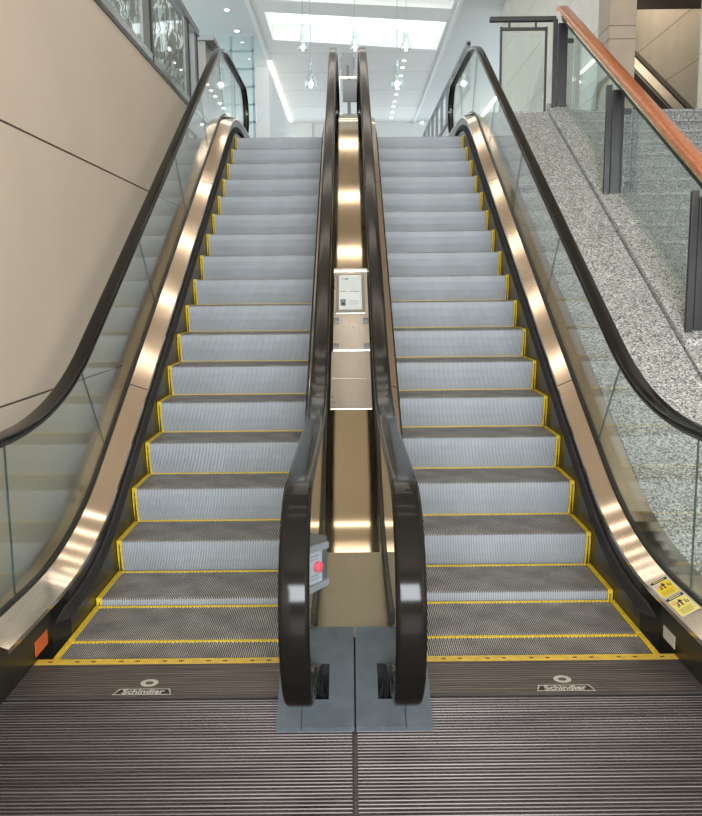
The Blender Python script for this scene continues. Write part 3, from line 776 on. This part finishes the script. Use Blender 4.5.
for c in (.35, .85, 1.35, 1.85): cslab(xs0, xs1, (lines[1][0]+c-.13, lines[1][1]), (lines[1][0]+c+.13, lines[1][1]))  # unseen bars added across the near skylight to streak its reflection in the metal
tag(q.build('ceiling', M['ceil'], fix=False), kind='structure')
q = MB(); q.box(-7, XL_, 14.2, 36, ZC+.02, ZC+.3); q.box(XR_, 6, 14.2, 36, ZC+.02, ZC+.3)
tag(q.build('ceiling_side', M['ceilside'], fix=False), kind='structure')
q = MB(); q.box(XL_-.05, XL_+.05, 14.2, 26.2, ZC-.05, ZC+.02); tag(q.build('trim_2', M['white']), kind='structure')
q = MB(); q.box(XR_-.04, XR_+.05, 14.2, 36, ZC-.05, ZC+.02); tag(q.build('trim_3', M['white']), kind='structure')
for n_, k in enumerate((1, 3)):
    q = MB(); q.quad(*[(x, Yl(l, x), ZC+.48) for x, l in ((xs0-.05, lines[k]), (xs1+.05, lines[k]), (xs1+.05, lines[k+1]), (xs0-.05, lines[k+1]))])
    tag(q.build('window_%d' % (n_+1), M['daylight']), kind='structure')
# seams on the far ceiling
q = MB()
for y in (25.6, 27.8, 30.2, 32.8): q.box(XL_+.1, XR_-.05, y, y+.025, ZC-.004, ZC+.001)
tag(q.build('trim_4', M['ceilside']), kind='structure')
# ceiling over the viewer with rows of lamps
q = MB(); q.box(-7, 6, -9, 14.2, 8.6, 8.8); tag(q.build('ceiling_rear', M['tanceil']), kind='structure')
q = MB(); q.box(-7, 6, -9.3, -9, -.2, 2.4); q.box(-7, 6, -9.3, -9, 5.6, 8.8); q.box(-7, -3.5, -9.3, -9, 2.4, 5.6); q.box(3.5, 6, -9.3, -9, 2.4, 5.6); tag(q.build('wall_rear', M['stone2']), kind='structure')
# far wall with a window band
q = MB(); q.box(-9, 6, 36, 36.3, ZT+1.05+3.2, ZC+.3); q.box(-9, 6, 36, 36.3, ZT-.4, ZT+.2); q.box(-2.05, -1.55, 35.9, 36.3, ZT, 9); q.box(.8, 1.3, 35.9, 36.3, ZT, 9)
tag(q.build('wall_far', M['ceilside'], fix=False), kind='structure')
# curtain wall at left and the white wall beside it
CW = q = MB()
for x in (-3.95, -3.25, -2.65): q.box(x-.03, x+.03, 23.9, 24.0, ZT, ZC)
for k in range(11): q.box(-7, -2.62, 23.9, 24.0, ZT+.35+k*.475, ZT+.39+k*.475)
tag(q.build('window_5', M['mull'], fix=False), kind='structure')
q = MB(); q.box(-7, -2.62, 23.94, 23.96, ZT, ZC); tag(q.build('window_6', M['clear']), kind='structure')
q = MB(); q.box(-2.60, -2.25, 24.2, 36, ZT, 7.85); tag(q.build('wall_inner', M['white']), kind='structure')
# right gallery wall with dark window frames
q = MB(); q.box(3.0, 3.3, 21.5, 34, ZT, 6.6)
tag(q.build('wall_gallery', M['white'], fix=False), kind='structure')
q = MB()
for k in range(9):
    y = 21.5+k*1.5; q.box(2.96, 3.04, y, y+.12, 6.6, 7.7)
q.box(2.95, 3.05, 21.5, 34, 6.55, 6.65); q.box(2.95, 3.05, 21.5, 34, 7.65, 7.75)
tag(q.build('window_7', M['signback'], fix=False), kind='structure')
# grey fins on the left of the landing
for (x0, x1, y, zt, lab) in ((-2.85, -2.22, 13.4, 5.50, 'tall grey cabinet with a flat cap just past the end of the upper guard'), (-2.75, -2.25, 14.6, 5.62, 'slimmer grey cabinet half hidden behind the first one on the landing')):
    FN = thing('service_cabinet', lab, 'cabinet')
    q = MB(); q.box(x0, x1, y, y+.5, ZT, zt); q.build('cabinet_body', plain('fin_grey', (.26, .25, .23), .5), FN)
    q = MB(); q.box(x0-.06, x1+.14, y-.06, y+.56, zt, zt+.07); q.build('cabinet_cap', M['signback'], FN)
# sign stand between the upper newels
SS = thing('sign_stand', 'grey sign stand seen from behind between the upper newels', 'sign')
ys = 12.9
q = MB(); q.box(-.122, .086, ys, ys+.03, 4.95, 5.12); q.box(-.105, .068, ys-.008, ys+.04, 4.83, 5.16); bevel(q.build('upper_board', M['signback'], SS), .006)
q = MB(); q.box(-.035, .0, ys-.02, ys-.008, 4.84, 4.99); q.build('handle', M['greybox'], SS)
q = MB(); q.box(-.092, .122, ys, ys+.03, 4.47, 4.79); bevel(q.build('lower_board', M['signback'], SS), .006)
q = MB(); q.box(-.025, .025, ys+.005, ys+.03, ZT, 4.9); q.box(-.19, .19, ys-.2, ys+.2, ZT, ZT+.02); q.build('stand_post', M['signback'], SS)
q = MB(); q.box(-.15, .15, ys-.03, ys-.02, 4.80, 4.83); q.box(-.15, -.135, ys-.03, ys-.02, ZT, 4.8); q.box(.135, .15, ys-.03, ys-.02, ZT, 4.8); q.build('barrier_frame', M['steel'], SS)

# ------------------------------------------------------------------ lamps
def pendant(x, y, zb, h, where, first=None):
    T = thing('pendant_lamp', where, 'pendant lamp', 'glass drop pendants over the landing')
    q = MB(); q.tube([(x, y, zb+h-.01), (x, y, ZC+.3)], .006, 5); q.build('cord', M['mull'], T)
    q = MB(); q.tube([(x, y, zb+h), (x, y, zb+h*.7), (x, y, zb+h*.35), (x, y, zb+.08), (x, y, zb)], [.014, .04, .08, .12, .105], 14); q.build('glass_drop', M['pglass'], T, smooth=True)
    q = MB(); q.tube([(x, y, zb+.02), (x, y, zb+.06), (x, y, zb+.1)], [.03, .045, .02], 10); q.build('bulb', M['lampspot'], T, smooth=True)
Yp = 18.0
def at(px, py, y): d_ = ray(px, py); return CX+d_.x*y/d_.y, CH+d_.z*y/d_.y
for px, py, y, h, lab in ((303, 50, 18, .5, 'glass drop pendant, leftmost of the upper row of three'), (355, 50, 18, .5, 'glass drop pendant, middle of the upper row of three'),
                     (406, 50, 18, .5, 'glass drop pendant, rightmost of the upper row of three'), (311, 87, 16, .5, 'lower glass drop pendant, left of the central newels'), (397, 87, 16, .5, 'lower glass drop pendant, right of the central newels')):
    x, z = at(px, py, y); pendant(x, y, z, h, lab)
def downlight(x, y, z, lab, grp):
    T = thing('downlight', lab, 'ceiling lamp', grp)
    q = MB(); q.tube([(x, y, z), (x, y, z-.02)], .085, 14); q.build('trim_ring', M['white'], T)
    q = MB(); q.tube([(x, y, z-.02), (x, y, z-.03)], .055, 14); q.build('lens', M['lampspot'], T)
for py in (60, 67, 75, 82, 88, 94, 101, 106, 112, 117):
    x, y = ceil_pt(391+(117-py)*.23, py)
    downlight(x, y, ZC, 'recessed downlight in the long row receding across the white ceiling', 'row of ceiling downlights')
for px, py in ((227, 10), (237, 31)):
    x, y = ceil_pt(px, py); downlight(x, y, ZC+.02, 'recessed downlight above the tall window, %s the pair' % ('nearer of' if py == 10 else 'farther of'), 'side ceiling downlights')
for px, py in ((422, 126), (420, 131)):
    x, y = ceil_pt(px, py-4); downlight(x, y, ZC+.02, 'tiny downlight at the far end beside the gallery wall', 'far gallery downlights')
q = MB(); q.box(XL_-.02, XL_+.07, 26.4, 35.6, ZC-.03, ZC-.002); tag(q.build('linear_ceiling_light', M['lampslot']), 'long glowing light slot along the ceiling edge above the white wall', 'ceiling light')
# lamp rows under the near ceiling (overhead, they light the stair foot and glint in the metal)
k = 0
for y, x, hw in ((3.4, 0, 1.9), (5.0, 0, 1.9), (9.0, .1, 1.7), (10.2, -.3, 1.2), (11.4, .25, 1.5), (12.6, -.1, 1.8), (13.8, .2, 1.3), (15.0, -.2, 1.6), (15.9, 0, 1.7)):
    q = MB(); q.box(x-hw, x+hw, y-.08, y+.08, ZC-.05, ZC-.005)
    tag(q.build('ceiling_batten_lamp', M['lampwarm']), 'slim batten lamp across the ceiling over the escalators', 'ceiling lamp', 'overhead batten lamps')
# building outside the far left window
OB = thing('building', 'tan building with blue windows outside the far left window', 'building')
q = MB(); q.box(-9, -5.2, 44, 50, -2, 8.9); q.build('facade', M['building'], OB)
for i in range(3):
    for j in range(4):
        q = MB(); q.box(-8.6+i*1.15, -8.0+i*1.15, 43.95, 44.02, 1.6+j*1.7, 2.7+j*1.7); q.build('window', M['bwin'], OB)

# ------------------------------------------------------------------ world, lights
w = bpy.data.worlds.new('sky'); SC.world = w; w.use_nodes = True
bg = w.node_tree.nodes['Background']; bg.inputs[0].default_value = (.80, .92, 1.0, 1); bg.inputs[1].default_value = 1.6
def area(name, loc, rot, sx, sy, e, col):
    l = bpy.data.lights.new(name, 'AREA'); l.shape = 'RECTANGLE'; l.size = sx; l.size_y = sy; l.energy = e; l.color = col
    o = bpy.data.objects.new(name, l); COL.objects.link(o); o.location = loc; o.rotation_euler = rot; return o

area('daylight_rear_window', (0, -8.7, 4.0), (math.radians(90), 0, 0), 7, 3.2, 1550, (.93, .97, 1.0))
area('far_wall_fill', (4.7, 14.5, 8.0), (0, 0, 0), .8, 3, 50, (1.0, .9, .75))  # unseen fill light added to brighten the far wall and distant escalator
# ------------------------------------------------------------------ camera
fw = ray(351, 408).normalized(); rt = (ray(352, 408)-ray(351, 408)).normalized(); up = rt.cross(fw)
cam = bpy.data.cameras.new('camera'); co = bpy.data.objects.new('camera', cam); COL.objects.link(co)
co.matrix_world = Matrix(((rt.x, up.x, -fw.x, CX), (rt.y, up.y, -fw.y, 0), (rt.z, up.z, -fw.z, CH), (0, 0, 0, 1)))
cam.sensor_fit = 'HORIZONTAL'; cam.sensor_width = 36; cam.lens = F/702*36; cam.clip_start = .05
SC.camera = co
SC.view_settings.view_transform = 'Standard'; SC.view_settings.look = 'None'; SC.view_settings.gamma = 1; SC.view_settings.exposure = 0.7
SC.view_settings.use_curve_mapping = False
SC.cycles.max_bounces = 10; SC.cycles.transparent_max_bounces = 24; SC.cycles.use_denoising = True
SC.cycles.sample_clamp_indirect = 6
